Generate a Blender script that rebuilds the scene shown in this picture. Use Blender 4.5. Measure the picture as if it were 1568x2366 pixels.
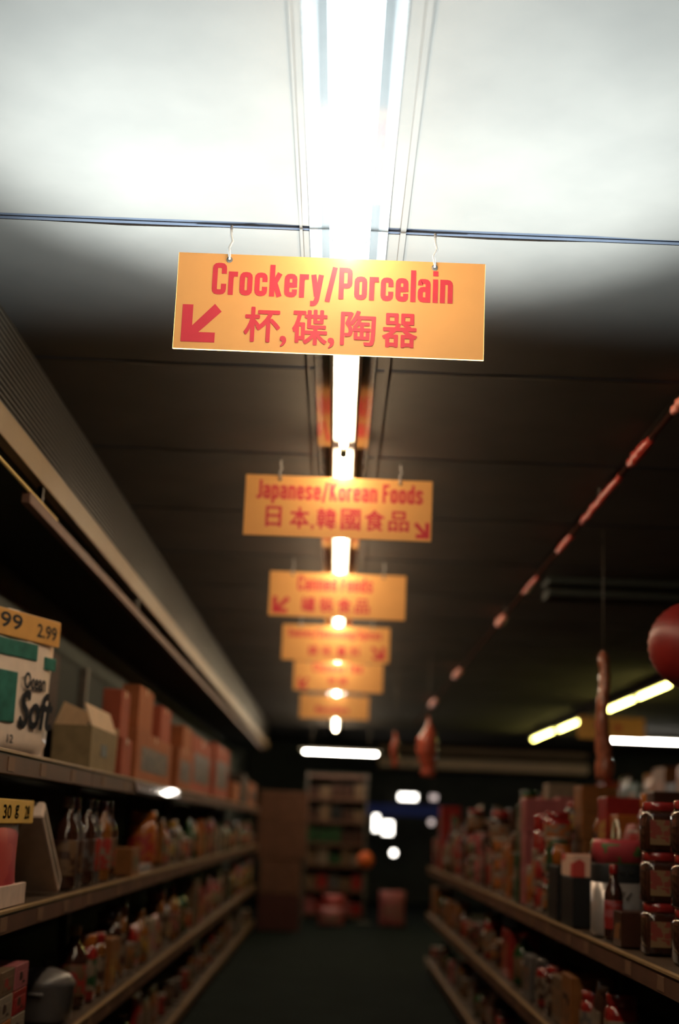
import bpy, bmesh, math, random
from mathutils import Vector, Matrix

for _o in list(bpy.data.objects): bpy.data.objects.remove(_o)
SC = bpy.context.scene
COL = SC.collection
random.seed(7)

# ------------------------------------------------------------------ camera
EYE = Vector((0, 0, 1.55))
PITCH, ROLL, YAW = math.radians(12.4), math.radians(2.35), math.radians(0.24)
_f = Vector((0, math.cos(PITCH), math.sin(PITCH))); _u = Vector((0, -math.sin(PITCH), math.cos(PITCH))); _r = Vector((1, 0, 0))
_R = math.cos(ROLL)*_r + math.sin(ROLL)*_u
_U = -math.sin(ROLL)*_r + math.cos(ROLL)*_u
_yaw = Matrix.Rotation(YAW, 3, 'Z')
_R, _U, _F = _yaw @ _R, _yaw @ _U, _yaw @ _f
cam = bpy.data.cameras.new('camera'); cam_ob = bpy.data.objects.new('camera', cam); COL.objects.link(cam_ob)
cam_ob.matrix_world = Matrix(((_R.x, _U.x, -_F.x, EYE.x), (_R.y, _U.y, -_F.y, EYE.y), (_R.z, _U.z, -_F.z, EYE.z), (0, 0, 0, 1)))
cam.sensor_fit = 'VERTICAL'; cam.sensor_height = 36.0; cam.sensor_width = 24.0; cam.lens = 50.0
cam.clip_start = 0.05; cam.clip_end = 200
cam.dof.use_dof = True; cam.dof.focus_distance = 4.16; cam.dof.aperture_fstop = 1.4
SC.camera = cam_ob

# ------------------------------------------------------------------ world, exposure
world = bpy.data.worlds.new('dim_surroundings'); SC.world = world; world.use_nodes = True
world.node_tree.nodes['Background'].inputs[0].default_value = (0.55, 0.8, 0.65, 1)
world.node_tree.nodes['Background'].inputs[1].default_value = 0.02
SC.view_settings.view_transform = 'Standard'; SC.view_settings.look = 'None'
SC.view_settings.gamma = 1.0; SC.view_settings.use_curve_mapping = False
SC.view_settings.exposure = 0.0
TUBE_POWER = 54.0
TUBE_COL = (1.0, 0.78, 0.52)
UP_POWER = 1260.0  # strength of the added ceiling uplights
SC.cycles.max_bounces = 4; SC.cycles.diffuse_bounces = 2; SC.cycles.glossy_bounces = 3; SC.cycles.transmission_bounces = 4
SC.cycles.adaptive_threshold = 0.03; SC.cycles.sample_clamp_indirect = 4.0; SC.cycles.caustics_reflective = False; SC.cycles.caustics_refractive = False

# ------------------------------------------------------------------ materials
MATS = {}
def mat(name, col, rough=0.6, metal=0.0, var=0.12, scale=18.0, spec=0.4, trans=0.0, bump=0.0, coat=0.0):
    if name in MATS: return MATS[name]
    m = bpy.data.materials.new(name); m.use_nodes = True; nt = m.node_tree; b = nt.nodes['Principled BSDF']
    b.inputs['Roughness'].default_value = rough; b.inputs['Metallic'].default_value = metal
    b.inputs['Specular IOR Level'].default_value = spec; b.inputs['Transmission Weight'].default_value = trans
    b.inputs['Coat Weight'].default_value = coat
    tc = nt.nodes.new('ShaderNodeTexCoord'); nz = nt.nodes.new('ShaderNodeTexNoise')
    nz.inputs['Scale'].default_value = scale; nz.inputs['Detail'].default_value = 4
    nt.links.new(tc.outputs['Object'], nz.inputs['Vector'])
    rp = nt.nodes.new('ShaderNodeValToRGB')
    lo = [max(0, c*(1-var)) for c in col]; hi = [min(1, c*(1+var)) for c in col]
    rp.color_ramp.elements[0].position = .3; rp.color_ramp.elements[1].position = .7
    rp.color_ramp.elements[0].color = (*lo, 1); rp.color_ramp.elements[1].color = (*hi, 1)
    nt.links.new(nz.outputs['Fac'], rp.inputs['Fac']); nt.links.new(rp.outputs['Color'], b.inputs['Base Color'])
    if bump:
        bp = nt.nodes.new('ShaderNodeBump'); bp.inputs['Strength'].default_value = bump; bp.inputs['Distance'].default_value = .01
        nt.links.new(nz.outputs['Fac'], bp.inputs['Height']); nt.links.new(bp.outputs['Normal'], b.inputs['Normal'])
    MATS[name] = m; return m
def mat_print(name, a, bcol, scale=30.0, cut=0.5, rough=0.45):
    """a printed wrapper: two inks in blotchy blocks"""
    if name in MATS: return MATS[name]
    m = bpy.data.materials.new(name); m.use_nodes = True; nt = m.node_tree; b = nt.nodes['Principled BSDF']
    b.inputs['Roughness'].default_value = rough
    tc = nt.nodes.new('ShaderNodeTexCoord'); mp = nt.nodes.new('ShaderNodeMapping'); mp.inputs['Scale'].default_value = (1, 1, 1.6)
    vo = nt.nodes.new('ShaderNodeTexVoronoi'); vo.distance = 'CHEBYCHEV'; vo.inputs['Scale'].default_value = scale
    rp = nt.nodes.new('ShaderNodeValToRGB'); rp.color_ramp.interpolation = 'CONSTANT'
    rp.color_ramp.elements[0].color = (*a, 1); rp.color_ramp.elements[1].color = (*bcol, 1); rp.color_ramp.elements[1].position = cut
    nt.links.new(tc.outputs['Object'], mp.inputs['Vector']); nt.links.new(mp.outputs['Vector'], vo.inputs['Vector'])
    nt.links.new(vo.outputs['Color'], rp.inputs['Fac']); nt.links.new(rp.outputs['Color'], b.inputs['Base Color'])
    MATS[name] = m; return m
def mat_emit(name, col, strength):
    if name in MATS: return MATS[name]
    m = bpy.data.materials.new(name); m.use_nodes = True; nt = m.node_tree
    nt.nodes.remove(nt.nodes['Principled BSDF']); e = nt.nodes.new('ShaderNodeEmission')
    e.inputs[0].default_value = (*col, 1); e.inputs[1].default_value = strength
    nt.links.new(e.outputs[0], nt.nodes['Material Output'].inputs[0]); MATS[name] = m; return m

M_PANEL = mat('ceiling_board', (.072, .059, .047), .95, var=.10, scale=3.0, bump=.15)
M_SLAB = mat('dark_void', (.05, .05, .045), .95)
M_TBAR = mat('ceiling_grid_metal', (.030, .032, .042), .6)
M_REFL = mat('polished_reflector', (.62, .58, .54), .10, metal=.75, var=.03)
M_WHITE = mat('white_enamel', (.85, .85, .80), .35, var=.02)
M_BLACKPL = mat('black_plastic', (.02, .02, .02), .4)
M_HOLDER = mat('lampholder_plastic', (.5, .5, .3), .5)
M_SIGN = mat('yellow_orange_board', (.80, .385, .118), .5, var=.03, scale=8)
M_RED = mat('red_print', (.60, .028, .05), .5, var=.04)
M_CLEAR = mat('clear_hook_plastic', (.8, .75, .7), .15, trans=.6, var=.02)
M_STEEL = mat('dark_steel', (.10, .085, .07), .5, var=.2)
M_SHELF = mat('tan_shelf_enamel', (.06, .036, .02), .45, var=.2, scale=5)
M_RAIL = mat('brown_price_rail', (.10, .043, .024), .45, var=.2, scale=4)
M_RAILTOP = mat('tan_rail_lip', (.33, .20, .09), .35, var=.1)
M_BACK = mat('pegboard_dark', (.028, .033, .027), .9)
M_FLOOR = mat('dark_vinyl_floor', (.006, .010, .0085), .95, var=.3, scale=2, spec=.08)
M_WALL = mat('dim_wall_paint', (.05, .055, .045), .85, var=.2, scale=2)
M_TAN = mat('tan_fascia_trim', (.20, .128, .058), .5, var=.1, scale=4)
M_RIB = mat('ribbed_metal', (.042, .037, .029), .4, metal=.3, var=.1)
M_BRASS = mat('brass_rod', (.85, .62, .22), .4, metal=.2, var=.05)
M_WOOD = mat('reddish_wood_rail', (.11, .05, .03), .6, var=.3, scale=6)
M_TAG = mat('paper_tag', (.17, .085, .045), .5, var=.05)
M_KRAFT = mat('kraft_carton', (.33, .10, .034), .75, var=.18, scale=9)
M_KRAFT2 = mat('red_brown_carton', (.32, .068, .032), .75, var=.18, scale=9)
M_DULL = mat('dull_brown_carton', (.14, .062, .036), .8, var=.15, scale=6)
M_TAPE = mat('carton_tape', (.55, .38, .22), .3, var=.05)
M_TUBE = mat_emit('fluorescent_glow', TUBE_COL, TUBE_POWER)
M_TUBEY = mat_emit('yellowish_fluorescent_glow', (1.0, .88, .22), 22.0)
M_TUBEC = mat_emit('distant_fluorescent_glow', (1.0, .92, .78), 38.0)

# ------------------------------------------------------------------ builders
def obj(name, me, m=None, parent=None, loc=(0, 0, 0), rot=(0, 0, 0)):
    if m is not None and not me.materials: me.materials.append(m)
    o = bpy.data.objects.new(name, me); COL.objects.link(o); o.parent = parent; o.location = loc; o.rotation_euler = rot
    return o
def empty(name, loc=(0, 0, 0), rz=0.0):
    o = bpy.data.objects.new(name, None); COL.objects.link(o); o.location = loc; o.rotation_euler = (0, 0, rz); o.empty_display_size = .05
    return o
def tag(o, label, cat, group=None):
    o['label'] = label; o['category'] = cat
    if group: o['group'] = group
    return o
def struct(o): o['kind'] = 'structure'; return o
def fin(bm, name, smooth=False):
    bmesh.ops.recalc_face_normals(bm, faces=bm.faces[:])
    me = bpy.data.meshes.new(name); bm.to_mesh(me); bm.free()
    if smooth:
        for p in me.polygons: p.use_smooth = True
    return me
def add_box(bm, c, s, rot=None):
    v = []
    for dx in (-.5, .5):
        for dy in (-.5, .5):
            for dz in (-.5, .5):
                p = Vector((dx*s[0], dy*s[1], dz*s[2]))
                if rot is not None: p = rot @ p
                v.append(bm.verts.new(p + Vector(c)))
    for f in ((0, 1, 3, 2), (4, 6, 7, 5), (0, 4, 5, 1), (2, 3, 7, 6), (0, 2, 6, 4), (1, 5, 7, 3)):
        bm.faces.new([v[i] for i in f])
def box_me(name, x0, x1, y0, y1, z0, z1, bev=0.0):
    bm = bmesh.new(); add_box(bm, ((x0+x1)/2, (y0+y1)/2, (z0+z1)/2), (x1-x0, y1-y0, z1-z0))
    if bev: bmesh.ops.bevel(bm, geom=bm.edges[:], offset=bev, segments=2, affect='EDGES', profile=.5)
    return fin(bm, name)
def boxes_me(name, lst):
    bm = bmesh.new()
    for a in lst: add_box(bm, ((a[0]+a[1])/2, (a[2]+a[3])/2, (a[4]+a[5])/2), (a[1]-a[0], a[3]-a[2], a[5]-a[4]))
    return fin(bm, name)
def lathe_me(name, prof, n=20, square=0.0, smooth=True):
    """prof: (r,z) from bottom to top. square>0 pushes the section towards a rounded square"""
    bm = bmesh.new(); rings = []
    for r, z in prof:
        ring = []
        for i in range(n):
            a = 2*math.pi*(i+.5)/n; ca, sa = math.cos(a), math.sin(a)
            k = 1.0
            if square:
                k = (1-square) + square/max(abs(ca), abs(sa))
            ring.append(bm.verts.new((r*k*ca, r*k*sa, z)))
        rings.append(ring)
    for a, b in zip(rings, rings[1:]):
        for i in range(n): bm.faces.new((a[i], a[(i+1) % n], b[(i+1) % n], b[i]))
    bm.faces.new(rings[0][::-1]); bm.faces.new(rings[-1])
    me = fin(bm, name)
    if smooth:
        for p in me.polygons: p.use_smooth = len(p.vertices) == 4
    return me
def tube_me(name, pts, rad, n=8):
    bm = bmesh.new(); rings = []; pts = [Vector(p) for p in pts]
    rr = rad if isinstance(rad, (list, tuple)) else [rad]*len(pts)
    for i, p in enumerate(pts):
        d = (pts[min(i+1, len(pts)-1)] - pts[max(i-1, 0)]).normalized()
        a = Vector((0, 0, 1)) if abs(d.z) < .9 else Vector((1, 0, 0))
        u = d.cross(a).normalized(); w = d.cross(u)
        rings.append([bm.verts.new(p + rr[i]*(math.cos(2*math.pi*k/n)*u + math.sin(2*math.pi*k/n)*w)) for k in range(n)])
    for a, b in zip(rings, rings[1:]):
        for i in range(n): bm.faces.new((a[i], a[(i+1) % n], b[(i+1) % n], b[i]))
    bm.faces.new(rings[0][::-1]); bm.faces.new(rings[-1])
    return fin(bm, name, True)

ONES = 'zeroth first second third fourth fifth sixth seventh eighth ninth tenth eleventh twelfth thirteenth fourteenth fifteenth sixteenth seventeenth eighteenth nineteenth'.split()
TENS = {2: 'twent', 3: 'thirt', 4: 'fort', 5: 'fift', 6: 'sixt', 7: 'sevent', 8: 'eight', 9: 'ninet'}
def ordw(n):
    if n < 20: return ONES[n]
    t, u = divmod(n, 10)
    return TENS[t] + ('ieth' if u == 0 else 'y-' + ONES[u])

# ------------------------------------------------------------------ lettering
T = .16
def glyphs():
    g = {}; a = T/2; w = .40; b = w-a; X = .74
    o = [('c', [(a, a), (b, a), (b, X-a), (a, X-a)])]
    g['o'] = (w, o)
    g['c'] = (w, [('p', [(b, X*.60), (b, X-a), (a, X-a), (a, a), (b, a), (b, X*.40)])])
    g['e'] = (w, [('p', [(b, .25), (b, a), (a, a), (a, X-a), (b, X-a), (b, .31)]), ('l', [(a, .38), (b, .38)])])
    g['r'] = (.29, [('l', [(a, 0), (a, X)]), ('p', [(a, X-.22), (a+.03, X-a), (.29, X-a)])])
    g['n'] = (w, [('l', [(a, 0), (a, X)]), ('p', [(a, X-a), (b, X-a), (b, 0)])])
    g['a'] = (w, [('p', [(a, .53), (a, X-a), (b, X-a), (b, 0)]), ('p', [(b, .41), (a, .41), (a, a), (b, a)])])
    g['i'] = (T, [('l', [(a, 0), (a, X)]), ('l', [(a, .84), (a, 1.0)])])
    g['l'] = (T, [('l', [(a, 0), (a, 1.0)])])
    g['k'] = (w, [('l', [(a, 0), (a, 1.0)]), ('l', [(a, .27), (b, X)]), ('l', [(.16, .45), (b, 0)])])
    g['y'] = (w, [('l', [(a, X), (.19, .05)]), ('p', [(b, X), (.2, -.06), (.14, -.17), (.0, -.17)])])
    g['P'] = (.42, [('l', [(a, 0), (a, 1)]), ('p', [(a, 1-a), (.345, 1-a), (.345, .42), (a, .42)])])
    g['C'] = (.44, [('p', [(.365, .66), (.365, 1-a), (a, 1-a), (a, a), (.365, a), (.365, .34)])])
    g['/'] = (.34, [('l', [(.06, -.10), (.28, 1.0)])])
    g['J'] = (.30, [('p', [(.225, 1), (.225, a), (.0, a)])])
    g['p'] = (w, o + [('l', [(a, -.24), (a, X)])])
    g['d'] = (w, o + [('l', [(b, 0), (b, 1)])])
    g['s'] = (w, [('p', [(b, .52), (b, X-a), (a, X-a), (a, .43), (b, .31), (b, a), (a, a), (a, .22)])])
    g['S'] = (.42, [('p', [(.345, .70), (.345, 1-a), (a, 1-a), (a, .57), (.345, .43), (.345, a), (a, a), (a, .3)])])
    g['K'] = (.44, [('l', [(a, 0), (a, 1)]), ('l', [(a, .36), (.365, 1)]), ('l', [(.17, .56), (.365, 0)])])
    g['F'] = (.37, [('l', [(a, 0), (a, 1)]), ('l', [(a, 1-a), (.37, 1-a)]), ('l', [(a, .52), (.33, .52)])])
    g['T'] = (.40, [('l', [(.2, 0), (.2, 1)]), ('l', [(0, 1-a), (.4, 1-a)])])
    g['h'] = (w, [('l', [(a, 0), (a, 1)]), ('p', [(a, X-a), (b, X-a), (b, 0)])])
    g['u'] = (w, [('p', [(a, X), (a, a), (b, a)]), ('l', [(b, 0), (b, X)])])
    g['t'] = (.32, [('p', [(.14, .95), (.14, a), (.32, a)]), ('l', [(0, X-a), (.32, X-a)])])
    g['g'] = (w, o + [('p', [(b, X), (b, -.17), (a, -.17)])])
    g['N'] = (.44, [('l', [(a, 0), (a, 1)]), ('l', [(.365, 0), (.365, 1)]), ('l', [(a, .95), (.365, .05)])])
    g[' '] = (.16, [])
    return g
GL = glyphs()
def rounded(pts, closed, r=.10, seg=3):
    out = []; n = len(pts); P = [Vector(p) for p in pts]
    for i in range(n):
        if not closed and i in (0, n-1): out.append(P[i]); continue
        p, q, s = P[i-1], P[i], P[(i+1) % n]
        d1 = (p-q); d2 = (s-q); rr = min(r, d1.length*.45, d2.length*.45)
        A = q + d1.normalized()*rr; B = q + d2.normalized()*rr
        for k in range(seg+1):
            t = k/seg; out.append((1-t)**2*A + 2*t*(1-t)*q + t*t*B)
    return out
def stroke(bm, pts, closed, th, tf, y):
    n = len(pts); L = []; R = []
    for i in range(n):
        if closed: d1 = pts[i]-pts[i-1]; d2 = pts[(i+1) % n]-pts[i]
        else:
            d1 = pts[i]-pts[i-1] if i else pts[1]-pts[0]
            d2 = pts[i+1]-pts[i] if i < n-1 else d1
        n1 = Vector((-d1.y, d1.x)).normalized(); n2 = Vector((-d2.y, d2.x)).normalized()
        m = (n1+n2).normalized(); k = min(1/max(.35, m.dot(n1)), 2.0)*th/2
        L.append(pts[i]+m*k); R.append(pts[i]-m*k)
    vl = [bm.verts.new((tf(p)[0], y, tf(p)[1])) for p in L]; vr = [bm.verts.new((tf(p)[0], y, tf(p)[1])) for p in R]
    for i in range(n if closed else n-1):
        j = (i+1) % n; bm.faces.new((vl[i], vr[i], vr[j], vl[j]))
def latin_me(text, x0, x1, zb, cap, y, gap=.07):
    wid = sum(GL[c][0]+gap for c in text)-gap; sx = (x1-x0)/wid
    bm = bmesh.new(); cx = 0.0; q = 0
    for c in text:
        w, st = GL[c]
        for kind, pts in st:
            P = rounded(pts, kind == 'c') if kind in 'cp' else [Vector(p) for p in pts]
            stroke(bm, P, kind == 'c', T, lambda p: (x0+(cx+p.x)*sx, zb+p.y*cap), y - .00012*q); q = (q+1) % 4
        cx += w+gap
    me = bpy.data.meshes.new('latin_lettering'); bm.to_mesh(me); bm.free(); return me
def han_me(text, x0, x1, z0, z1, y, fat=.018):
    """text through Blender's built-in font, fitted to a rectangle in the sign's plane"""
    c = bpy.data.curves.new('han', 'FONT'); c.body = text; c.resolution_u = 3
    o = bpy.data.objects.new('han', c); COL.objects.link(o)
    dg = bpy.context.evaluated_depsgraph_get(); dg.update()
    me = bpy.data.meshes.new_from_object(o.evaluated_get(dg)); bpy.data.objects.remove(o); bpy.data.curves.remove(c)
    me.materials.clear()
    xs = [v.co.x for v in me.vertices]; ys = [v.co.y for v in me.vertices]
    ax, bx, ay, by = min(xs), max(xs), min(ys), max(ys)
    base = [(x0+(v.co.x-ax)/(bx-ax)*(x1-x0), z0+(v.co.y-ay)/(by-ay)*(z1-z0)) for v in me.vertices]
    faces = [tuple(p.vertices) for p in me.polygons]; bpy.data.meshes.remove(me)
    d = fat*min(z1-z0, 1.0)
    offs = [(0, 0)] if fat == 0 else [(0, 0), (d, 0), (-d, 0), (0, d), (0, -d), (d*.7, d*.7), (-d*.7, d*.7), (d*.7, -d*.7), (-d*.7, -d*.7)]
    V = []; Fc = []
    for k, (ox, oz) in enumerate(offs):         # copies stepped in depth thicken the strokes
        Fc += [tuple(i+len(V) for i in f) for f in faces]
        V += [(px+ox, y-.00008*k, pz+oz) for px, pz in base]
    out = bpy.data.meshes.new('han_lettering'); out.from_pydata(V, [], Fc); return out
def arrow_me(x0, x1, z0, z1, left, y):
    """thick corner arrow pointing down-left (or down-right)"""
    bm = bmesh.new()
    for k, Q in enumerate((((0, 0), (.86, 0), (.86, .26), (0, .26)), ((0, 0), (.27, 0), (.27, .98), (0, .98)), ((.02, .16), (.18, .0), (1.0, .82), (.82, 1.02)))):
        bm.faces.new([bm.verts.new((x0+(px if left else 1-px)*(x1-x0), y-.00012*k, z0+pz*(z1-z0))) for px, pz in Q])
    me = bpy.data.meshes.new('arrow'); bm.to_mesh(me); bm.free(); return me

# ================================================================== THE ROOM
CZ = 3.26            # ceiling height
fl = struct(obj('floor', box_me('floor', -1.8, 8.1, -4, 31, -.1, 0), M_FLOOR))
ceil = struct(obj('ceiling', box_me('ceiling', -1.8, 8.1, -4, 31, CZ+.06, CZ+.12), M_SLAB))
struct(obj('wall_left', box_me('wl', -1.9, -1.8, -4, 31, 0, CZ+.12), M_WALL))
struct(obj('wall_right', box_me('wr', 8.1, 8.2, -4, 31, 0, CZ+.12), M_WALL))
struct(obj('wall_far', box_me('wf', -1.9, 8.2, 31, 31.1, 0, CZ+.12), M_WALL))
struct(obj('wall_back', box_me('wb', -1.9, 8.2, -4.1, -4, 0, CZ+.12), M_WALL))

# ceiling boards: sagging, each with its own edges, seams every 1.32 m
ROW = 1.32; Y0 = 3.92
def panel_me(w, l, var):
    rnd = random.Random(var*13+int(w*100)); bm = bmesh.new(); nx, ny = 8, 6; g = []
    c1, c2, c3 = rnd.uniform(.3, .7), rnd.uniform(.001, .004), rnd.uniform(0, 6)
    for i in range(nx+1):
        r = []
        for j in range(ny+1):
            u, v = i/nx, j/ny
            z = -c2*math.sin(math.pi*v) * (0.6+0.4*math.sin(math.pi*u))
            z -= .012*(abs(2*v-1)**8)*max(0, math.sin(5*u+c3)-.55)
            r.append((u*w-w/2, v*l-l/2, z))
        g.append(r)
    bot = [[bm.verts.new(p) for p in r] for r in g]; top = [[bm.verts.new((p[0], p[1], p[2]+.014)) for p in r] for r in g]
    for i in range(nx):
        for j in range(ny):
            bm.faces.new((bot[i][j], bot[i][j+1], bot[i+1][j+1], bot[i+1][j])); bm.faces.new((top[i][j], top[i+1][j], top[i+1][j+1], top[i][j+1]))
    ring = [(i, 0) for i in range(nx)] + [(nx, j) for j in range(ny)] + [(i, ny) for i in range(nx, 0, -1)] + [(0, j) for j in range(ny, 0, -1)]
    for k in range(len(ring)):
        a, b = ring[k], ring[(k+1) % len(ring)]
        bm.faces.new([bm.verts.new(q.co) for q in (bot[a[0]][a[1]], bot[b[0]][b[1]], top[b[0]][b[1]], top[a[0]][a[1]])])
    return fin(bm, 'ceiling_panel', True)
COLS = [(-1.225, -.140), (.094, 1.290), (1.294, 2.5), (2.504, 3.72), (3.724, 4.94), (4.944, 6.16), (6.164, 8.08)]
PM = {}
for r in range(-6, 21):
    y = Y0 + ROW*r
    for ci, (a, b) in enumerate(COLS):
        if ci >= 4 and y < 9: continue
        if ci >= 2 and y < 3: continue
        k = (ci, (r*3+ci) % 4)
        if k not in PM: PM[k] = panel_me(b-a, ROW-.046, k[1]+ci*5)
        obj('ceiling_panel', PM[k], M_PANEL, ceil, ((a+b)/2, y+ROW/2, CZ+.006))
for r in range(-6, 21):      # dark metal grid bars in the seams
    y = Y0 + ROW*r
    obj('grid_bar', PM.setdefault('bar', boxes_me('bar', [(-1.23, 8.08, -.0225, .0225, .000, .02), (-1.23, 8.08, -.004, .004, -.0035, .02)])), M_TBAR, ceil, (0, y, CZ+.008))

# polished channel above the light row
def channel():
    bm = bmesh.new(); A = [(-.139, .003), (-.134, .0025), (-.085, .004), (.045, .004), (.088, .0025), (.093, .002)]
    lo = [[bm.verts.new((x, y, CZ+z)) for x, z in A] for y in (-4, 27.3)]
    hi = [[bm.verts.new((x, y, CZ+z+.006)) for x, z in A] for y in (-4, 27.3)]
    for i in range(len(A)-1):
        bm.faces.new((lo[0][i], lo[0][i+1], lo[1][i+1], lo[1][i])); bm.faces.new((hi[0][i], hi[1][i], hi[1][i+1], hi[0][i+1]))
        for e in (0, 1): bm.faces.new((lo[e][i], lo[e][i+1], hi[e][i+1], hi[e][i]))
    for i in (0, len(A)-1): bm.faces.new((lo[0][i], lo[1][i], hi[1][i], hi[0][i]))
    return fin(bm, 'channel')
struct(obj('trim_1', channel(), M_REFL))
struct(obj('trim_2', boxes_me('edge', [(-.168, -.160, -4, 27.3, CZ+.0015, CZ+.012)]), M_PANEL))
struct(obj('trim_3', boxes_me('edge', [(.130, .146, -4, 27.3, CZ+.0015, CZ+.012)]), M_PANEL))

# left soffit: ribbed fascia, tan edge, brass rod, wooden rail
def ribbed():
    bm = bmesh.new(); prof = []; n = 15; z0, z1 = 2.945, CZ+.02; h = (z1-z0)/n
    for i in range(n):
        z = z0+i*h; prof += [(-1.235, z), (-1.222, z+h*.25), (-1.222, z+h*.65), (-1.235, z+h*.9)]
    prof.append((-1.235, z1))
    lo = [bm.verts.new((x, -4, z)) for x, z in prof]; hi = [bm.verts.new((x, 26, z)) for x, z in prof]
    for i in range(len(prof)-1): bm.faces.new((lo[i], lo[i+1], hi[i+1], hi[i]))
    b = [bm.verts.new((-1.26, y, z)) for y in (-4, 26) for z in (z0, z1)]
    bm.faces.new((b[0], b[1], b[3], b[2])); bm.faces.new((lo[0], hi[0], b[2], b[0])); bm.faces.new((lo[-1], b[1], b[3], hi[-1]))
    return fin(bm, 'ribbed')
struct(obj('trim_4', ribbed(), M_RIB))
struct(obj('trim_5', box_me('tan', -1.262, -1.212, -4, 26, 2.835, 2.944, .006), M_TAN))
struct(obj('trim_6', box_me('soffit', -1.8, -1.262, -4, 26, 2.83, 2.86), M_BACK))
struct(obj('trim_7', tube_me('rod', [(-1.222, -1, 2.762), (-1.222, 5.9, 2.762)], .0075), M_BRASS))
struct(obj('trim_8', boxes_me('rodhang', [(-1.245, -1.222, y, y+.02, 2.765, 2.84) for y in (-.5, 1.5, 3.5, 5.6)]), M_STEEL))
struct(obj('trim_9', box_me('rail', -1.25, -1.215, 5.35, 24, 2.712, 2.760, .004), M_WOOD))
struct(obj('trim_10', boxes_me('railhang', [(-1.245, -1.225, y, y+.03, 2.755, 2.84) for y in (5.6, 8.5, 12, 16, 20, 23.5)]), M_STEEL))
# cross beam under the ceiling of the next aisles
struct(obj('trim_11', box_me('beam', 1.40, 8.1, 9.55, 9.85, CZ-.13, CZ, .01), mat('dark_beam', (.03, .035, .03), .8)))
struct(obj('trim_12', box_me('soffit_front', .9, 5.2, 29.6, 30.9, 2.76, 2.96, .01), mat('tan_soffit_board', (.75, .55, .35), .6)))
struct(obj('trim_13', box_me('soffit_front2', .9, 5.2, 29.7, 30.9, 3.08, 3.2, .01), mat('tan_soffit_board2', (.3, .2, .12), .6)))

# ================================================================== LIGHT ROW
def batten(name, loc, length, label, rz=0.0, tube_mat=None, group=None, rods=0.0):
    """ceiling batten running along local y from 0 to length, hung with its top at local z=0"""
    t = empty(name, loc, rz); tag(t, label, 'light', group)
    L = length
    key = ('bat', round(L, 3))
    if key not in PM:
        bm = bmesh.new()
        A = [(-.0595, 0), (-.0595, -.022), (-.046, -.034), (.046, -.034), (.0595, -.022), (.0595, 0)]
        lo = [bm.verts.new((x, 0, z)) for x, z in A]; hi = [bm.verts.new((x, L, z)) for x, z in A]
        for i in range(6): bm.faces.new((lo[i], lo[(i+1) % 6], hi[(i+1) % 6], hi[i]))
        bm.faces.new(lo); bm.faces.new(hi[::-1]); PM[key] = fin(bm, 'housing')
        PM[key+('t',)] = tube_me('tube', [(0, .075, -.054), (0, .08, -.054), (0, L-.08, -.054), (0, L-.075, -.054)], [.010, .0165, .0165, .010], 14)
        hb = bmesh.new(); add_box(hb, (0, 0, -.052), (.034, .022, .046)); bmesh.ops.bevel(hb, geom=hb.edges[:], offset=.006, segments=2, affect='EDGES')
        PM[key+('h',)] = fin(hb, 'lampholder')
    obj('housing', PM[key], M_WHITE, t)
    me = PM[key+('t',)]
    tm = tube_mat or M_TUBE
    kk = key + ('t', tm.name)
    if kk not in PM:
        PM[kk] = me.copy(); PM[kk].materials.clear(); PM[kk].materials.append(tm)
    obj('tube', PM[kk], None, t)
    obj('lampholder', PM[key+('h',)], M_HOLDER, t, (0, .062, 0)); obj('lampholder', PM[key+('h',)], M_HOLDER, t, (0, L-.062, 0))
    if rods:
        for y in (.2, L-.2): obj('hanging_rod', PM.setdefault(('rod', rods), tube_me('rod', [(0, 0, 0), (0, 0, rods)], .005)), M_STEEL, t, (0, y, 0))
    return t
BAT = [(-3.2, 2.58), (-.6, 2.58), (2.0, 2.58), (4.6, 1.6), (6.22, 1.27), (7.51, 2.58), (10.11, 2.58), (12.71, 2.58), (15.31, 2.58), (17.91, 2.58), (20.51, 2.58), (23.11, 2.58)]
for i, (y, L) in enumerate(BAT):
    where = {0: 'fluorescent batten overhead behind the photographer', 1: 'fluorescent batten directly above the photographer',
             2: 'glaring fluorescent batten from the top edge to the first hanging sign', 3: 'short fluorescent batten just below the first hanging sign in view'}.get(i)
    if where is None: where = 'fluorescent batten over the centre aisle, %s beyond the crockery sign' % ordw(i-2)
    batten('fluorescent_batten', (-.019, y, CZ-.002), L, where, group='battens over the centre aisle')

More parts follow.
